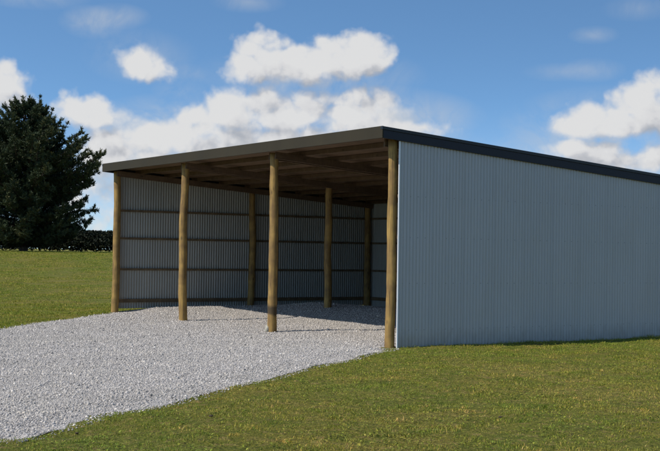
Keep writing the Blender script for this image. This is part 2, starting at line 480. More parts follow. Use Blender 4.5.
# corrugated roofing: ribs run down the slope
pitch = 0.085
n = int((Y_FAR-Y_NEAR-0.01)/pitch*8)
ys = np.linspace(Y_NEAR+0.004, Y_FAR-0.004, n+1)
ww = 0.0095*np.sin(2*np.pi*ys/pitch)
V = []
for y, w in zip(ys, ww):
    for off in (0.0, -0.002):
        for x in (X0+0.004, DEP+0.22):
            V.append((x, y, zb(x)+0.200+w+off))
F = []
for i in range(n):
    a = 4*i; b2 = a+4
    F += [(a, a+1, b2+1, b2), (a+2, b2+2, b2+3, a+3), (a, b2, b2+2, a+2), (a+1, a+3, b2+3, b2+1)]
me = bpy.data.meshes.new('roof'); me.from_pydata(V, [], F)
roof = link('roof', me, M['roof'], shed)
slab('lining', X0+0.012, DEP+0.15, Y_NEAR+0.035, Y_FAR-0.035, 0.140, 0.148, M['lining'], roof)

# fascia along the front; barges with a capping down both gables; gutterless back edge
def prism(name, pts, mat, parent):
    """pts: 8 corners (4 of one end, 4 of the other, same order)"""
    F = [(0, 1, 2, 3), (7, 6, 5, 4), (0, 4, 5, 1), (1, 5, 6, 2), (2, 6, 7, 3), (3, 7, 4, 0)]
    me = bpy.data.meshes.new(name); me.from_pydata(pts, [], F)
    bm = bmesh.new(); bm.from_mesh(me); bmesh.ops.recalc_face_normals(bm, faces=bm.faces)
    bmesh.ops.bevel(bm, geom=bm.edges[:], offset=0.003, segments=1, affect='EDGES'); bm.to_mesh(me); bm.free()
    return link(name, me, mat, parent)
def run_x(name, xa, xb, ya, yb, lo, hi, mat):
    q = lambda x: [(x, ya, zb(x)+lo), (x, yb, zb(x)+lo), (x, yb, zb(x)+hi), (x, ya, zb(x)+hi)]
    return prism(name, q(xa)+q(xb), mat, shed)
def run_y(name, ya, yb, xa, xb, lo, hi, mat):
    q = lambda y: [(xa, y, lo), (xb, y, lo), (xb, y, hi), (xa, y, hi)]
    return prism(name, q(ya)+q(yb), mat, shed)
run_y('fascia', Y_NEAR+0.002, Y_FAR-0.002, X0-0.025, X0, ZB0, ZB0+0.219, M['fascia'])
for ya, yb in ((Y_NEAR, Y_NEAR+0.024), (Y_FAR-0.024, Y_FAR)):
    run_x('barge_board', X0+0.002, DEP+0.20, ya, yb, 0.0, 0.152, M['barge'])
    s = -1 if ya < 0 else 1
    c0, c1 = (ya-0.012, yb+0.03) if s < 0 else (ya-0.03, yb+0.012)
    run_x('barge_capping', X0-0.03, DEP+0.21, c0, c1, 0.154, 0.213, M['cap'])
run_y('eaves_board', Y_NEAR+0.026, Y_FAR-0.026, DEP+0.16, DEP+0.18, zb(DEP+0.18)+0.02, zb(DEP+0.18)+0.16, M['barge'])
# bright corner flashing where the near wall starts, and plain ones at the other corners
def angle(x, y, sx, sy, z0, z1):
    t = 0.0015; w = 0.024
    P = [(0, 0), (w*sx, 0), (w*sx, t*sy), (t*sx, t*sy), (t*sx, w*sy), (0, w*sy)]
    V = [(x+a, y+b2, z) for z in (z0, z1) for a, b2 in P]
    F = [(5, 4, 3, 2, 1, 0), (6, 7, 8, 9, 10, 11)]+[(k, (k+1) % 6, (k+1) % 6+6, k+6) for k in range(6)]
    me = bpy.data.meshes.new('corner_flashing'); me.from_pydata(V, [], F)
    bm = bmesh.new(); bm.from_mesh(me); bmesh.ops.recalc_face_normals(bm, faces=bm.faces); bm.to_mesh(me); bm.free()
    return link('corner_flashing', me, M['bright_zinc'], shed)
angle(0.072, -0.126, 1, 1, -0.03, zb(0.1)-0.002)
angle(DEP+0.11, -0.130, -1, 1, 0.0, zb(DEP+.1)-0.002)
angle(DEP+0.11, YL+0.076, -1, -1, 0.1, zb(DEP+.1)-0.002)

# ------------------------------------------------------------------ GROUND
def grid_axis(lim, near, step):
    a = list(np.arange(-near, near+1e-6, step)); s = step; v = near
    out = []
    while v < lim:
        s *= 1.25; v += s; out.append(v)
    return np.array([-q for q in out[::-1]]+a+out)
gx = grid_axis(3500, 16, 0.25); gy = grid_axis(3500, 22, 0.25)
GX, GY = np.meshgrid(gx, gy, indexing='ij')
GZ = terrain_h(GX, GY) - 0.012
nx, ny = GX.shape
idx = np.arange(nx*ny).reshape(nx, ny)
F = np.stack([idx[:-1, :-1], idx[1:, :-1], idx[1:, 1:], idx[:-1, 1:]], -1).reshape(-1, 4)
ground = link('ground', np_mesh('ground', np.stack([GX, GY, GZ], -1).reshape(-1, 3), F), M['ground'], smooth=True)
tag(ground, kind='structure')

# gravel pad
def wob(pts, n, amp, seed):
    rr = random.Random(seed); out = []
    for i in range(len(pts)-1):
        a, b2 = pts[i], pts[i+1]
        for k in range(n):
            t = k/n
            out.append((a[0]+(b2[0]-a[0])*t+rr.uniform(-amp, amp), a[1]+(b2[1]-a[1])*t+rr.uniform(-amp, amp)))
    out.append(pts[-1]); return out
edge_near = [(0.06, -0.06), (-0.30, -0.43), (-2.0, -1.72), (-3.78, -2.98), (-6.44, -5.03), (-8.2, -6.24), (-9.46, -7.25), (-9.58, -7.20)]
edge_left = [(-9.58, -7.20), (-12.3, -5.6), (-13.4, -2.0), (-9.3, 3.1), (-4.85, 7.3), (-2.4, 9.9), (-0.2, 12.2), (-0.12, 12.66)]
PAD = wob(edge_near, 7, 0.022, 1)[:-1] + wob(edge_left, 8, 0.05, 2) + [(8.40, YL), (8.40, -0.06)]
PADa = np.array(PAD)
def in_poly(x, y, P=PADa):
    x = np.asarray(x); y = np.asarray(y); c = np.zeros(x.shape, bool)
    j = len(P)-1
    for i in range(len(P)):
        xi, yi = P[i]; xj, yj = P[j]
        cond = ((yi > y) != (yj > y)) & (x < (xj-xi)*(y-yi)/((yj-yi) if yj != yi else 1e-9)+xi)
        c ^= cond; j = i
    return c
def edge_dist(x, y, P=PADa):
    x = np.asarray(x, float); y = np.asarray(y, float); d = np.full(x.shape, 1e9)
    for i in range(len(P)):
        a = P[i]; b2 = P[(i+1) % len(P)]; e = b2-a; l2 = max(e@e, 1e-9)
        t = np.clip(((x-a[0])*e[0]+(y-a[1])*e[1])/l2, 0, 1)
        d = np.minimum(d, np.hypot(x-a[0]-t*e[0], y-a[1]-t*e[1]))
    return d
def pad_h(x, y, ed=None):
    x = np.asarray(x, float); y = np.asarray(y, float)
    t = terrain_h(x, y)
    heap = 0.27*sstep(2.4, 4.6, x)*sstep(0.3, 2.5, y)*(1-sstep(9.5, 12.0, y))*(0.9+0.2*vnoise(x, y, 0.9))
    heap = heap + 0.125*sstep(0.15, 1.3, x)*sstep(9.0, 12.0, y)
    heap = heap*(1-0.65*sstep(5.2, 7.6, x))
    rim = 1.0 if ed is None else sstep(0.0, 0.6, ed)
    return np.maximum(t*0.5, 0)*rim + t*(1-rim) - 0.012 + 0.024*rim + heap + 0.03*(vnoise(x, y, 0.8)-0.5) + 0.014*(vnoise(x+4, y, 2.6)-0.3)
gxx, gyy = np.meshgrid(np.arange(-13.4, 8.4, 0.2), np.arange(-7.3, YL, 0.2), indexing='ij')
gxx = gxx.ravel(); gyy = gyy.ravel()
ok = in_poly(gxx, gyy) & (edge_dist(gxx, gyy) > 0.09)
pts = [Vector(p) for p in PAD] + [Vector((a, b2)) for a, b2 in zip(gxx[ok], gyy[ok])]
nb = len(PAD)
v2, e2, f2, *_ = geometry.delaunay_2d_cdt(pts, [(i, (i+1) % nb) for i in range(nb)], [], 1, 1e-5)
vv = np.array([(v.x, v.y) for v in v2])
ed = edge_dist(vv[:, 0], vv[:, 1])
zz = pad_h(vv[:, 0], vv[:, 1], ed)
zz = np.where(ed < 0.01, np.minimum(zz, terrain_h(vv[:, 0], vv[:, 1])-0.004), zz)
me = bpy.data.meshes.new('gravel_pad'); me.from_pydata([(a, b2, c) for (a, b2), c in zip(vv, zz)], [], [tuple(f) for f in f2]); me.update()
pad = link('gravel_pad', me, M['gravel_bed'], smooth=True)
tag(pad, kind='structure')

def cam_dist(x, y):
    return (x-CAM[0])*AX[0] + (y-CAM[1])*AX[1]
def in_view(x, y, margin=1.2):
    d = cam_dist(x, y); lat = (x-CAM[0])*RT[0] + (y-CAM[1])*RT[1]
    return (d > 8.3) & (np.abs(lat) < d*0.285+margin)

# loose stones
ico = bmesh.new(); bmesh.ops.create_icosphere(ico, subdivisions=1, radius=1.0)
IV = np.array([v.co[:] for v in ico.verts]); IF = np.array([[v.index for v in f.verts] for f in ico.faces]); ico.free()
N0 = 1150000
sx = RNG.uniform(-13, 8.3, N0); sy = RNG.uniform(-7.4, YL-0.05, N0)
d = cam_dist(sx, sy)
keep = in_poly(sx, sy) & in_view(sx, sy, 1.0) & (RNG.random(N0) < np.clip(1.15*(14/np.maximum(d, 1))**1.3, 0, 1))
spill = (RNG.random(N0) < 0.5) & (edge_dist(sx, sy) < 0.13) & in_view(sx, sy, 1.0) & (sx < 0.0)
keep = keep | (spill & (RNG.random(N0) < 0.35))
sx, sy, d = sx[keep], sy[keep], d[keep]
n = len(sx)
size = np.clip(RNG.lognormal(math.log(0.0068), 0.42, n), 0.0032, 0.022)*(1+0.012*np.maximum(d-14, 0))
q = RNG.normal(size=(n, 3, 3)); Q, _ = np.linalg.qr(q)
shape = RNG.uniform(0.6, 1.25, (n, 1, 3))*size[:, None, None]
jit = 1+RNG.uniform(-0.22, 0.22, (n, len(IV), 1))
P = np.einsum('nij,nkj->nki', Q, IV[None]*jit*shape)
inside = in_poly(sx, sy)
zs = np.where(inside, pad_h(sx, sy, edge_dist(sx, sy)), terrain_h(sx, sy)-0.008) + size*RNG.uniform(-0.3, 0.3, n)
P[:, :, 0] += sx[:, None]; P[:, :, 1] += sy[:, None]; P[:, :, 2] += zs[:, None]
FF = (np.arange(n)[:, None, None]*len(IV) + IF[None]).reshape(-1, 3)
rv = np.repeat(RNG.random(n), len(IV))
stones = link('gravel_stones', np_mesh('gravel_stones', P.reshape(-1, 3), FF, rv), M['stones'])
tag(stones, 'light grey crushed stones covering the pad in front of and inside the shed', 'gravel', kind='stuff')

# grass blades
def blades(x, y, h, w, lean=0.6):
    n = len(x)
    z = terrain_h(x, y) - 0.016
    a = RNG.uniform(0, 2*np.pi, n); t = RNG.uniform(0, 2*np.pi, n); ln = RNG.uniform(0.1, 1.0, n)*lean*h
    cx, cy = np.cos(a)*w*0.5, np.sin(a)*w*0.5
    lx, ly = np.cos(t)*ln, np.sin(t)*ln
    V = np.empty((n, 5, 3))
    V[:, 0] = np.stack([x-cx, y-cy, z], 1); V[:, 1] = np.stack([x+cx, y+cy, z], 1)
    V[:, 2] = np.stack([x+cx*0.8+lx*0.35, y+cy*0.8+ly*0.35, z+h*0.6], 1)
    V[:, 3] = np.stack([x-cx*0.8+lx*0.35, y-cy*0.8+ly*0.35, z+h*0.6], 1)
    V[:, 4] = np.stack([x+lx, y+ly, z+h*np.sqrt(np.clip(1-0.45*(ln/h)**2, 0.12, 1))], 1)
    return V
NB = 900000
bx = RNG.uniform(-16, 16, NB); by = RNG.uniform(-14, 6, NB)
d = cam_dist(bx, by)
out = ~in_poly(bx, by)
ew = edge_dist(bx, by)
in_shed = (bx > 0.0) & (by > -0.125)
clump = vnoise(bx, by, 3.3)*0.6 + vnoise(bx+7, by+2, 8.5)*0.4
k1 = in_view(bx, by, 1.3) & out & ~in_shed & (RNG.random(NB) < np.clip(0.35+1.5*(clump-0.2), 0.15, 1))
bx1, by1, c1 = bx[k1], by[k1], clump[k1]
d1 = cam_dist(bx1, by1)
h1 = (0.010+0.026*np.clip(c1-0.15, 0, 1))*RNG.uniform(0.6, 1.5, len(bx1))
h1 *= 1+2.2*np.exp(-((by1+0.16)/0.10)**2)*(bx1 > 0)*vnoise(bx1, by1*0, 2.3)
w1 = RNG.uniform(0.0035, 0.007, len(bx1))*(1+0.02*np.maximum(d1-12, 0))
V1 = blades(bx1, by1, h1, w1, 1.1)
# clover and plantain leaves lying nearly flat
NL = 260000
lx_ = RNG.uniform(-14, 12, NL); ly_ = RNG.uniform(-13, 0, NL)
cl_ = vnoise(lx_+3, ly_, 2.2)*0.5+vnoise(lx_, ly_+8, 6.0)*0.5
kl = in_view(lx_, ly_, 1.2) & ~in_poly(lx_, ly_) & ~((lx_ > 0) & (ly_ > -0.14)) & (RNG.random(NL) < np.clip(2.2*(cl_-0.42), 0.02, 1))
lx_, ly_ = lx_[kl], ly_[kl]; nl = len(lx_)
aa = RNG.uniform(0, 2*np.pi, nl); ll = RNG.uniform(0.012, 0.038, nl); lw = ll*RNG.uniform(0.3, 0.7, nl)
zz0 = terrain_h(lx_, ly_)-0.012+RNG.uniform(0.012, 0.030, nl); tl_ = RNG.uniform(-0.2, 0.6, nl)
ca, sa = np.cos(aa), np.sin(aa)
VL = np.empty((nl, 5, 3))
VL[:, 0] = np.stack([lx_-sa*lw*.2, ly_+ca*lw*.2, zz0], 1); VL[:, 1] = np.stack([lx_+sa*lw*.2, ly_-ca*lw*.2, zz0], 1)
VL[:, 2] = np.stack([lx_+ca*ll*.5+sa*lw*.5, ly_+sa*ll*.5-ca*lw*.5, zz0+ll*tl_*.7], 1)
VL[:, 3] = np.stack([lx_+ca*ll*.5-sa*lw*.5, ly_+sa*ll*.5+ca*lw*.5, zz0+ll*tl_*.6], 1)
VL[:, 4] = np.stack([lx_+ca*ll, ly_+sa*ll, zz0+ll*tl_*0.8], 1)
# taller weed and dry tufts
T = []
for _ in range(420):
    for _try in range(50):
        tx, ty = RNG.uniform(-12, 9), RNG.uniform(-12, -0.2)
        if in_view(np.array(tx), np.array(ty), 0.8) and not in_poly(np.array(tx), np.array(ty)): break
    m_ = int(RNG.integers(14, 40)); s_ = RNG.uniform(0.03, 0.10)
    T.append(np.stack([tx+RNG.normal(0, s_, m_), ty+RNG.normal(0, s_, m_), np.full(m_, RNG.uniform(0.02, 0.05)), np.full(m_, RNG.choice([RNG.random()*0.6, RNG.random()*0.6, 0.96]))], 1))
T = np.concatenate(T)
T = T[~in_poly(T[:, 0], T[:, 1]) & ~((T[:, 0] > 0) & (T[:, 1] > -0.13))]
V2 = blades(T[:, 0], T[:, 1], T[:, 2]*RNG.uniform(0.5, 1.2, len(T)), RNG.uniform(0.005, 0.009, len(T)), 1.5)
r2 = np.clip(T[:, 3]+RNG.uniform(-.05, .05, len(T)), 0, 1)
# the paddock beyond the pad: longer, wider blades, thinner spread
NC = 420000
dd = 24+78*RNG.random(NC)**1.5; lat = -dd*(0.05+0.30*RNG.random(NC))
fx = CAM[0]+dd*AX[0]+lat*RT[0]; fy = CAM[1]+dd*AX[1]+lat*RT[1]
cl = vnoise(fx, fy, 1.2)*0.6+vnoise(fx, fy+5, 4.1)*0.4
k3 = ~in_poly(fx, fy) & ~((fx > -0.05) & (fy < YL+0.12) & (fy > -1)) & (RNG.random(NC) < np.clip(0.25+1.6*(cl-0.25), 0.1, 1)) & (fy > 4)
fx, fy, cl, dd = fx[k3], fy[k3], cl[k3], dd[k3]
V3 = blades(fx, fy, (0.015+0.05*np.clip(cl-.2, 0, 1))*RNG.uniform(0.6, 1.5, len(fx)), RNG.uniform(0.006, 0.010, len(fx))*(dd/25), 0.7)
VV = np.concatenate([V1, VL, V2, V3])
n = len(VV)
rv = np.repeat(np.concatenate([RNG.random(len(V1)), RNG.random(nl)**1.5*0.7, r2, RNG.random(len(V3))*0.93]), 5)
base = np.arange(n)[:, None]*5
FQ = np.concatenate([base+np.array([[0, 1, 2]]), base+np.array([[0, 2, 3]]), base+np.array([[3, 2, 4]])])
grass = link('pasture_grass', np_mesh('pasture_grass', VV.reshape(-1, 3), FQ, rv), M['grass'])
tag(grass, 'short patchy pasture grass around the gravel and the shed', 'grass', kind='stuff')

# earth clods lying in the grass
for px, py, s, lab in ((77, 431, 0.014, 'small dark earth clod in the grass close to the lower left corner of the gravel'),
                       (211, 418, 0.018, 'dark earth clod in the grass below the middle of the gravel edge'),
                       (500, 418, 0.015, 'dark earth clod in the grass in front of the corrugated side wall')):
    x, y = on_ground(px, py)
    bm = bmesh.new(); bmesh.ops.create_icosphere(bm, subdivisions=2, radius=s)
    rr = random.Random(px)
    for v in bm.verts: v.co *= rr.uniform(0.75, 1.2)
    bmesh.ops.scale(bm, vec=(1.3, 1.0, 0.7), verts=bm.verts)
    me = bpy.data.meshes.new('earth_clod'); bm.to_mesh(me); bm.free()
    o = link('earth_clod', me, M['soil'], None, (x, y, float(terrain_h(x, y))+s*0.4))
    tag(o, lab, 'clod', 'earth clods in the grass')

# ------------------------------------------------------------------ PINE
def tufts_to_mesh(name, pos, dirs, length, width, needles, rnd, spread=0.9):
    """needle bunches: each bunch is a fan of thin blades around its direction"""
    n = len(pos)
    pos = np.repeat(pos, needles, 0); dirs = np.repeat(dirs, needles, 0); length = np.repeat(length, needles); rnd = np.repeat(rnd, needles)
    m_ = len(pos)
    dv = dirs + RNG.normal(0, spread*0.6, (m_, 3)); dv /= np.linalg.norm(dv, axis=1)[:, None]
    sd = np.cross(dv, RNG.normal(size=(m_, 3))); sd /= np.linalg.norm(sd, axis=1)[:, None]
    L_ = (length*RNG.uniform(0.6, 1.15, m_))[:, None]; W_ = (width*RNG.uniform(0.7, 1.3, m_))[:, None]
    st = pos + dirs*(RNG.uniform(-0.3, 0.4, m_)*length)[:, None]
    V = np.stack([st-sd*W_*0.35, st+sd*W_*0.35, st+dv*L_*0.6+sd*W_*0.5, st+dv*L_, st+dv*L_*0.6-sd*W_*0.5], 1)
    b_ = np.arange(m_)[:, None]*5
    F = np.concatenate([b_+np.array([[0, 1, 2]]), b_+np.array([[0, 2, 4]]), b_+np.array([[4, 2, 3]])])
    rv = np.clip(np.repeat(rnd+RNG.uniform(-.12, .12, m_), 5), 0, 1)
    return np_mesh(name, V.reshape(-1, 3), F, rv)

def skin_tube(paths, seg=6):
    V = []; F = []
    for pts, rads in paths:
        b0 = len(V)
        for i, (p, r) in enumerate(zip(pts, rads)):
            t = pts[min(i+1, len(pts)-1)]-pts[max(i-1, 0)]; t = t/np.linalg.norm(t)
            a = np.cross(t, [0.31, 0.77, 0.2]); a /= np.linalg.norm(a); c = np.cross(t, a)
            for k in range(seg):
                th = 2*math.pi*k/seg; V.append(p+r*(math.cos(th)*a+math.sin(th)*c))
        for i in range(len(pts)-1):
            for k in range(seg):
                F.append((b0+i*seg+k, b0+i*seg+(k+1) % seg, b0+(i+1)*seg+(k+1) % seg, b0+(i+1)*seg+k))
    return np.array(V), np.array(F)

TD = 96.0
tx, ty = place(24, TD); tz = float(terrain_h(tx, ty))
pine = thing('pine_tree', 'large dark bushy pine tree with ragged crown beyond the paddock', 'tree', (tx, ty, tz))
K = TD/FPX
HT = 150*K
prof_h = np.array([0.00, 0.05, 0.14, 0.24, 0.31, 0.45, 0.58, 0.66, 0.74, 0.82, 0.90, 0.96, 1.0])
prof_r = np.array([34, 46, 58, 66, 62, 70, 76, 66, 54, 42, 26, 14, 4])*K
rr = np.random.default_rng(5)
paths = []; tp = []; td = []; tl = []; tr_ = []
zt = np.linspace(-0.4, HT*0.97, 14)
trunk_pts = [np.array([0.25*math.sin(z*0.5), 0.2*math.sin(z*0.37+1), z]) for z in zt]
paths.append((trunk_pts, [0.34*(1-0.93*(z+0.4)/HT)+0.02 for z in zt]))
def trunk_at(z): return np.array([0.25*math.sin(z*0.5), 0.2*math.sin(z*0.37+1), z])
def shoot(p, dr, l, bright):
    tp.append(p); td.append(dr); tl.append(l); tr_.append(bright)
h = 0.5
while h < HT*0.985:
    f = h/HT
    nbch = int(rr.integers(8, 11)) if f < 0.85 else int(rr.integers(3, 6))
    a0 = rr.uniform(0, 6.28)
    for k in range(nbch):
        a = a0+2*math.pi*k/nbch+rr.uniform(-.35, .35)
        Rm = np.interp(f, prof_h, prof_r)*(rr.uniform(0.78, 1.04) if rr.random() < 0.75 else rr.uniform(0.4, 0.75))
        rise = (0.10+0.55*f)*Rm + rr.uniform(-0.25, 0.35)
        out = np.array([math.cos(a), math.sin(a), 0]); side = np.array([-out[1], out[0], 0])
        bend = rr.uniform(-.18, .18)*Rm
        z0 = max(0.35, h-rise*0.75)
        p0 = trunk_at(z0)
        pts = []
        for t in np.linspace(0, 1, 7):
            pts.append(p0+out*Rm*t+side*bend*t*t+np.array([0, 0, rise*(0.35*t+0.65*t*t)]))
        r0 = 0.03+0.012*Rm
        paths.append((pts, [r0*(1-0.85*t) for t in np.linspace(0, 1, 7)]))
        pts = np.array(pts)
        L_ = max(Rm, 0.5)
        ntw = int(6+L_*3.1)
        for j in range(ntw):
            t = 0.28+0.72*(j+rr.random())/ntw
            i0 = min(int(t*6), 5); fr = t*6-i0
            bp = pts[i0]*(1-fr)+pts[i0+1]*fr
            sgn = 1 if j % 2 else -1
            tw = side*sgn*rr.uniform(0.5, 1.1)+out*rr.uniform(0.35, 0.9)+np.array([0, 0, rr.uniform(-0.1, 0.75)])
            tw /= np.linalg.norm(tw)
            tlens = rr.uniform(0.35, 1.0)*(1.15-0.5*t)*min(1, 0.35+L_*0.18)
            e = bp+tw*tlens
            paths.append(([bp, bp+tw*tlens*0.5, e], [0.018, 0.013, 0.007]))
            for s in np.linspace(0.25, 1.0, 4):
                up = tw*0.6+np.array([0, 0, 0.55])+rr.normal(0, .25, 3); up /= np.linalg.norm(up)
                br = 0.30+0.45*(t-0.28)*rr.random()+(0.25 if s > 0.9 and rr.random() < 0.3 else 0)
                shoot(bp+tw*tlens*s+rr.normal(0, .05, 3), up, rr.uniform(0.20, 0.34), br)
        tip = pts[-1]
        for s in range(4):
            up = out*0.35+np.array([0, 0, 0.9])+rr.normal(0, .15, 3); up /= np.linalg.norm(up)
            shoot(tip+up*0.11*s, up, 0.27, 0.5+0.3*rr.random())
    h += rr.uniform(0.30, 0.46)*(1 if f < 0.8 else 0.8)
# leaders: the crown ends in several upright candles
for px, py in ((21, 97), (38, 97), (10, 106), (52, 110), (66, 123), (82, 139), (99, 157)):
    g = ray(px, py); t = TD/(g[0]*AX[0]+g[1]*AX[1])
    top = CAM+g*t-np.array([tx, ty, tz])
    top[:2] += rr.uniform(-1.0, 1.0)*AX
    basep = trunk_at(max(1.0, top[2]-2.6))*0.6+0.4*np.array([top[0], top[1], top[2]-2.2])
    mid_ = basep*0.35+np.array([top[0], top[1], top[2]-1.0])*0.65
    paths.append(([basep, mid_, top], [0.07, 0.04, 0.012]))
    for s in np.linspace(0, 1, 10):
        c = (basep*(1-s)+mid_*s) if s < 0.5 else (mid_*(1-(s-.5)*2)+top*(s-.5)*2)
        for q_ in range(5 if s < 0.85 else 2):
            a = rr.uniform(0, 6.28); w_ = 0.55*(1-s)+0.05
            dr = np.array([math.cos(a)*0.5, math.sin(a)*0.5, 0.8]); dr /= np.linalg.norm(dr)
            shoot(c+np.array([math.cos(a)*w_*rr.random(), math.sin(a)*w_*rr.random(), 0]), dr, 0.28, 0.45+0.3*rr.random())
V, F = skin_tube(paths)
link('trunk', np_mesh('trunk', V, F), M['bark'], pine, smooth=True)
link('crown', tufts_to_mesh('crown', np.array(tp), np.array(td), np.array(tl), 0.05, 15, np.array(tr_)), M['needles'], pine)

# low dark hedge along the far side of the paddock
H0 = np.array(place(-160, 104)); H1 = np.array(place(330, 108))
Lh = np.linalg.norm(H1-H0); dirh = (H1-H0)/Lh; nrm = np.array([-dirh[1], dirh[0]])
rr = np.random.default_rng(9)
n = 46000
s = rr.random(n)*Lh; o_ = np.clip(rr.normal(0, 0.62, n), -1.5, 1.5)
top = 1.25+0.45*vnoise(s, s*0+3, 0.55)+0.30*vnoise(s, s*0+11, 1.9)+0.55*vnoise(s, s*0, 0.16)
zz = top*(1-0.22*o_**2)*rr.random(n)**0.55
P = np.stack([H0[0]+dirh[0]*s+nrm[0]*o_, H0[1]+dirh[1]*s+nrm[1]*o_, zz], 1)
P[:, 2] += terrain_h(P[:, 0], P[:, 1])
org = np.array([*(H0*0.62+H1*0.38), 0.0]); org[2] = float(terrain_h(org[0], org[1]))
dr = np.stack([rr.normal(0, .6, n), rr.normal(0, .6, n), rr.uniform(0.0, 1.2, n)], 1); dr /= np.linalg.norm(dr, axis=1)[:, None]
hedge = link('hedge', tufts_to_mesh('hedge', P-org, dr, np.full(n, 0.20), 0.09, 4, rr.random(n)), M['hedge'], None, tuple(org))
tag(hedge, 'low dark hedge running along the far side of the paddock behind the pine tree', 'hedge')

# ------------------------------------------------------------------ SKY
SUN_EL, SUN_AZ = R(48.0), R(171.5)        # azimuth counted from +x towards +y
world = bpy.data.worlds.new('World'); scene.world = world; world.use_nodes = True
world.cycles.sampling_method = 'MANUAL'; world.cycles.sample_map_resolution = 512
nt = world.node_tree; N = nt.nodes; L = nt.links
bg = N['Background']; outw = N['World Output']

def angles(px, py):
    d = ray(px, py); a = d[0]*AX[0]+d[1]*AX[1]; b_ = d[0]*RT[0]+d[1]*RT[1]
    return math.atan2(b_, a), d[2]/math.hypot(a, b_)

# cloud group: direction -> density
CL = [  # centre px, half width px, half height px, weight
    (246, 60, 38, 30, 0.95), (292, 64, 66, 24, 1.0), (345, 58, 50, 31, 1.1), (372, 66, 26, 20, .9), (262, 42, 34, 20, 0.75), (326, 46, 36, 16, 0.8),
    (160, 134, 50, 26, .85), (234, 112, 42, 27, 1.05), (285, 112, 74, 30, 1.0), (360, 116, 66, 30, 1.0), (250, 144, 150, 32, 1.0), (345, 98, 48, 20, .8), (412, 130, 44, 16, .75), (190, 118, 34, 20, .7),
    (90, 110, 40, 22, 1.0), (72, 102, 26, 16, .8), (110, 116, 26, 14, .7),
    (138, 60, 36, 25, 1.0), (158, 66, 22, 20, .8), 
    (-2, 84, 36, 32, 1.05), (14, 98, 26, 22, .9),
    (112, 152, 52, 28, .95), (150, 160, 40, 24, .8), (98, 186, 40, 24, .62), (60, 205, 60, 30, .45), (110, 215, 60, 28, .36),
    (655, 106, 56, 32, 1.1), (612, 120, 64, 24, 1.05), (575, 126, 46, 18, .9), (590, 154, 52, 17, .85), (640, 160, 46, 18, .8), (700, 110, 60, 50, 1.0),
    ]
VEIL = [  # thin torn cloud and the hazy bank low over the land
    (92, 22, 34, 18, .65), (118, 16, 34, 14, .45), (592, 70, 34, 13, .40), (594, 35, 26, 10, .35), (560, 72, 40, 10, .25), (640, 8, 40, 14, .3),
    (30, -4, 60, 14, .45), (248, 2, 40, 12, .35), (180, 90, 30, 10, .4), (190, 75, 26, 12, .3),
    (120, 165, 110, 60, .9), (60, 215, 140, 60, .8), (200, 125, 120, 34, .9), (310, 75, 120, 34, .8), (380, 118, 110, 34, 1.0), (600, 135, 110, 50, .8), (650, 165, 110, 34, .9), (440, 160, 160, 30, .6), (140, 56, 60, 30, .4)]
grp = bpy.data.node_groups.new('cloud_density', 'ShaderNodeTree')
grp.interface.new_socket('Vector', in_out='INPUT', socket_type='NodeSocketVector')
grp.interface.new_socket('Density', in_out='OUTPUT', socket_type='NodeSocketFloat')
gi = grp.nodes.new('NodeGroupInput'); go = grp.nodes.new('NodeGroupOutput')
dvec = vmath(grp, 'NORMALIZE', gi.outputs[0])
fa = vmath(grp, 'DOT_PRODUCT', dvec, (AX[0], AX[1], 0)); rb = vmath(grp, 'DOT_PRODUCT', dvec, (RT[0], RT[1], 0))
sp = grp.nodes.new('ShaderNodeSeparateXYZ'); grp.links.new(dvec, sp.inputs[0])
hor = math_n(grp, 'SQRT', math_n(grp, 'ADD', math_n(grp, 'MULTIPLY', fa, fa), math_n(grp, 'MULTIPLY', rb, rb)))
uu = math_n(grp, 'ARCTAN2', rb, fa); v_ = math_n(grp, 'DIVIDE', sp.outputs[2], math_n(grp, 'MAXIMUM', hor, 0.02))
cb = grp.nodes.new('ShaderNodeCombineXYZ'); grp.links.new(uu, cb.inputs[0]); grp.links.new(v_, cb.inputs[1])
uv = cb.outputs[0]
# warp the coordinates a little so no outline stays an ellipse
wn = grp.nodes.new('ShaderNodeTexNoise'); wn.inputs['Scale'].default_value = 26; wn.inputs['Detail'].default_value = 4
grp.links.new(dvec, wn.inputs['Vector'])
wv = vmath(grp, 'MULTIPLY', vmath(grp, 'SUBTRACT', wn.outputs['Color'], (0.5, 0.5, 0.5)), (0.045, 0.022, 0))
uvw = vmath(grp, 'ADD', uv, wv)
fld = None
for px, py, hw, hh, w in CL:
    u0, v0 = angles(px, py)
    q = vmath(grp, 'MULTIPLY', vmath(grp, 'SUBTRACT', uvw, (u0, v0, 0)), (FPX/hw, FPX/hh, 0))
    f = math_n(grp, 'MULTIPLY', math_n(grp, 'SUBTRACT', 1.0, vmath(grp, 'LENGTH', q)), w*1.3)
    f = math_n(grp, 'MINIMUM', f, 0.75)
    fld = f if fld is None else math_n(grp, 'SMOOTH_MAX', fld, f, 0.18)
# clouds all round the rest of the sky
bigc = noise(grp, dvec, 2.6, 3, 0.5)
g2 = math_n(grp, 'MULTIPLY', math_n(grp, 'SUBTRACT', bigc, 0.56), 3.0)
mu = math_n(grp, 'MULTIPLY', math_n(grp, 'SUBTRACT', math_n(grp, 'ABSOLUTE', uu), 0.34), 8.0)
mv = math_n(grp, 'MULTIPLY', math_n(grp, 'SUBTRACT', v_, 0.27), 8.0)
msk = math_n(grp, 'MULTIPLY', math_n(grp, 'MAXIMUM', mu, mv), 1.0, clamp=True)
g2 = math_n(grp, 'SUBTRACT', g2, math_n(grp, 'MULTIPLY', math_n(grp, 'SUBTRACT', 1.0, msk), 3.0))
fld = math_n(grp, 'MAXIMUM', fld, math_n(grp, 'MINIMUM', g2, 0.6))
fld = math_n(grp, 'MAXIMUM', fld, -0.7)
fb = noise(grp, dvec, 30, 9, 0.54, 0.2)
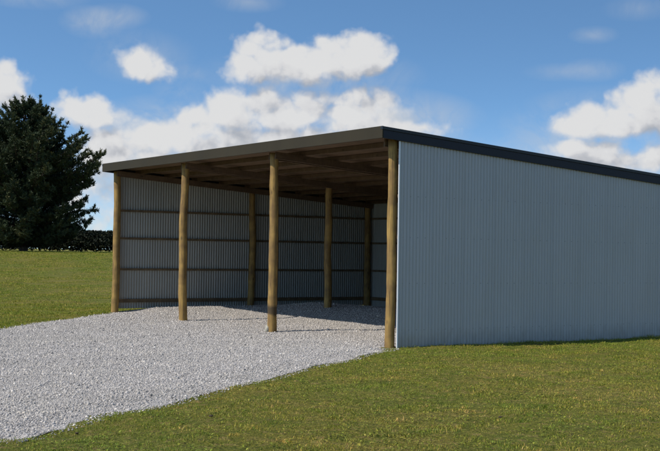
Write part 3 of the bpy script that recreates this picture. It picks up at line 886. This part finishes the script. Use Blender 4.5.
fb2 = noise(grp, dvec, 110, 6, 0.6)
vor = grp.nodes.new('ShaderNodeTexVoronoi'); vor.feature = 'F1'; vor.inputs['Scale'].default_value = 46
vor.inputs['Detail'].default_value = 2; vor.inputs['Roughness'].default_value = 0.5
wv2 = vmath(grp, 'MULTIPLY', vmath(grp, 'SUBTRACT', wn.outputs['Color'], (0.5, 0.5, 0.5)), (0.03, 0.03, 0.02))
grp.links.new(vmath(grp, 'ADD', dvec, wv2), vor.inputs['Vector'])
puff = math_n(grp, 'SUBTRACT', 0.55, vor.outputs['Distance'])
dn = math_n(grp, 'ADD', fld, math_n(grp, 'MULTIPLY', math_n(grp, 'SUBTRACT', fb, 0.5), 0.95))
dn = math_n(grp, 'ADD', dn, math_n(grp, 'MULTIPLY', puff, 0.50))
dn = math_n(grp, 'ADD', dn, math_n(grp, 'MULTIPLY', math_n(grp, 'SUBTRACT', fb2, 0.5), 0.25))
grp.links.new(dn, go.inputs[0])

tc = N.new('ShaderNodeTexCoord'); dirv = vmath(nt, 'NORMALIZE', tc.outputs['Generated'])
def cloud(vec):
    g = N.new('ShaderNodeGroup'); g.node_tree = grp; L.new(vec, g.inputs[0]); return g.outputs[0]
d0 = cloud(dirv)
so = RT*-0.006
d1 = cloud(vmath(nt, 'ADD', dirv, (so[0], so[1], 0.009)))
so = RT*-0.012
d2 = cloud(vmath(nt, 'ADD', dirv, (so[0], so[1], 0.026)))
alpha = N.new('ShaderNodeMapRange'); alpha.interpolation_type = 'SMOOTHSTEP'
alpha.inputs['From Min'].default_value = -0.12; alpha.inputs['From Max'].default_value = 0.52
L.new(d0, alpha.inputs['Value'])
def held(v):
    c = N.new('ShaderNodeClamp'); c.inputs['Min'].default_value = -0.1; c.inputs['Max'].default_value = 0.95; L.new(v, c.inputs['Value']); return c.outputs[0]
h0, h1_, h2_ = held(d0), held(d1), held(d2)
lit = math_n(nt, 'ADD', math_n(nt, 'MULTIPLY', math_n(nt, 'SUBTRACT', h0, h1_), 0.55), math_n(nt, 'MULTIPLY', math_n(nt, 'SUBTRACT', h0, h2_), 0.25))
lit = math_n(nt, 'ADD', lit, math_n(nt, 'MULTIPLY_ADD', h2_, -0.52, 0.74))
ccol = ramp(nt, lit, [(0.10, (0.42, 0.44, 0.48)), (0.40, (0.58, 0.59, 0.62)), (0.60, (0.72, 0.72, 0.73)), (0.85, (0.78, 0.78, 0.78))])
sky = N.new('ShaderNodeTexSky'); sky.sky_type = 'NISHITA'; sky.sun_disc = False
sky.sun_elevation = SUN_EL; sky.sun_rotation = (math.pi/2-SUN_AZ) % (2*math.pi)
sky.altitude = 300; sky.air_density = 1.0; sky.dust_density = 0.3; sky.ozone_density = 2.5
# the air was very clear: take the sky's colour from higher up than the flat horizon
s3 = N.new('ShaderNodeSeparateXYZ'); L.new(dirv, s3.inputs[0])
zz_ = math_n(nt, 'MULTIPLY_ADD', math_n(nt, 'MAXIMUM', s3.outputs[2], 0.0), 2.6, 0.06)
c3 = N.new('ShaderNodeCombineXYZ'); L.new(s3.outputs[0], c3.inputs[0]); L.new(s3.outputs[1], c3.inputs[1]); L.new(zz_, c3.inputs[2])
L.new(vmath(nt, 'NORMALIZE', c3.outputs[0]), sky.inputs['Vector'])
L.new(mixc(nt, 1.0, sky.outputs[0], (0.95, 1.21, 1.27), 'MULTIPLY'), bg.inputs['Color']); bg.inputs['Strength'].default_value = 0.14
bg2 = N.new('ShaderNodeBackground'); L.new(ccol, bg2.inputs['Color']); bg2.inputs['Strength'].default_value = 0.95
fa = vmath(nt, 'DOT_PRODUCT', dirv, (AX[0], AX[1], 0)); rb = vmath(nt, 'DOT_PRODUCT', dirv, (RT[0], RT[1], 0))
hz = math_n(nt, 'SQRT', math_n(nt, 'ADD', math_n(nt, 'MULTIPLY', fa, fa), math_n(nt, 'MULTIPLY', rb, rb)))
cb2 = N.new('ShaderNodeCombineXYZ'); L.new(math_n(nt, 'ARCTAN2', rb, fa), cb2.inputs[0]); L.new(math_n(nt, 'DIVIDE', s3.outputs[2], math_n(nt, 'MAXIMUM', hz, 0.02)), cb2.inputs[1])
vn = noise(nt, dirv, 26, 7, 0.6, 0.5)
veil = None
for px, py, hw, hh, w in VEIL:
    u0, v0 = angles(px, py)
    q = vmath(nt, 'MULTIPLY', vmath(nt, 'SUBTRACT', cb2.outputs[0], (u0, v0, 0)), (FPX/hw, FPX/hh, 0))
    f = math_n(nt, 'MULTIPLY', math_n(nt, 'MAXIMUM', math_n(nt, 'SUBTRACT', 1.0, vmath(nt, 'LENGTH', q)), 0.0), w)
    veil = f if veil is None else math_n(nt, 'ADD', veil, math_n(nt, 'MULTIPLY', f, math_n(nt, 'SUBTRACT', 1.0, veil)))
low = N.new('ShaderNodeMapRange'); low.interpolation_type = 'SMOOTHSTEP'
low.inputs['From Min'].default_value = 0.13; low.inputs['From Max'].default_value = -0.01; low.inputs['To Max'].default_value = 0.42
L.new(s3.outputs[2], low.inputs['Value'])
va = math_n(nt, 'MULTIPLY', math_n(nt, 'MULTIPLY', veil, math_n(nt, 'MULTIPLY_ADD', vn, 3.6, -1.15, clamp=True)), 1.0, clamp=True)
va = math_n(nt, 'MAXIMUM', va, low.outputs[0])
bg3 = N.new('ShaderNodeBackground'); bg3.inputs['Color'].default_value = (0.55, 0.60, 0.66, 1); bg3.inputs['Strength'].default_value = 0.95
mv_ = N.new('ShaderNodeMixShader'); L.new(va, mv_.inputs[0]); L.new(bg.outputs[0], mv_.inputs[1]); L.new(bg3.outputs[0], mv_.inputs[2])
mxs = N.new('ShaderNodeMixShader'); L.new(math_n(nt, 'MULTIPLY', alpha.outputs[0], 0.97), mxs.inputs[0])
L.new(mv_.outputs[0], mxs.inputs[1]); L.new(bg2.outputs[0], mxs.inputs[2]); L.new(mxs.outputs[0], outw.inputs['Surface'])

sun = bpy.data.lights.new('sun', 'SUN'); sun.energy = 4.5; sun.angle = R(0.53); sun.color = (1.0, 0.955, 0.88)
so_ = bpy.data.objects.new('sun', sun); COL.objects.link(so_)
sd = Vector((math.cos(SUN_EL)*math.cos(SUN_AZ), math.cos(SUN_EL)*math.sin(SUN_AZ), math.sin(SUN_EL)))
so_.rotation_euler = sd.to_track_quat('Z', 'Y').to_euler(); so_.location = sd*60

# ------------------------------------------------------------------ CAMERA
cd = bpy.data.cameras.new('camera'); cd.sensor_width = 36; cd.sensor_fit = 'HORIZONTAL'; cd.lens = FPX/660*36
cd.clip_start = 0.1; cd.clip_end = 8000
co = bpy.data.objects.new('camera', cd); COL.objects.link(co)
mw = Matrix(((_r2[0], _u2[0], -_f[0], CAM[0]), (_r2[1], _u2[1], -_f[1], CAM[1]), (_r2[2], _u2[2], -_f[2], CAM[2]), (0, 0, 0, 1)))
co.matrix_world = mw
scene.camera = co
vs = scene.view_settings
vs.view_transform = 'Standard'; vs.look = 'None'; vs.exposure = 0; vs.gamma = 1; vs.use_curve_mapping = False
scene.cycles.max_bounces = 8; scene.cycles.diffuse_bounces = 4
scene.cycles.use_denoising = True
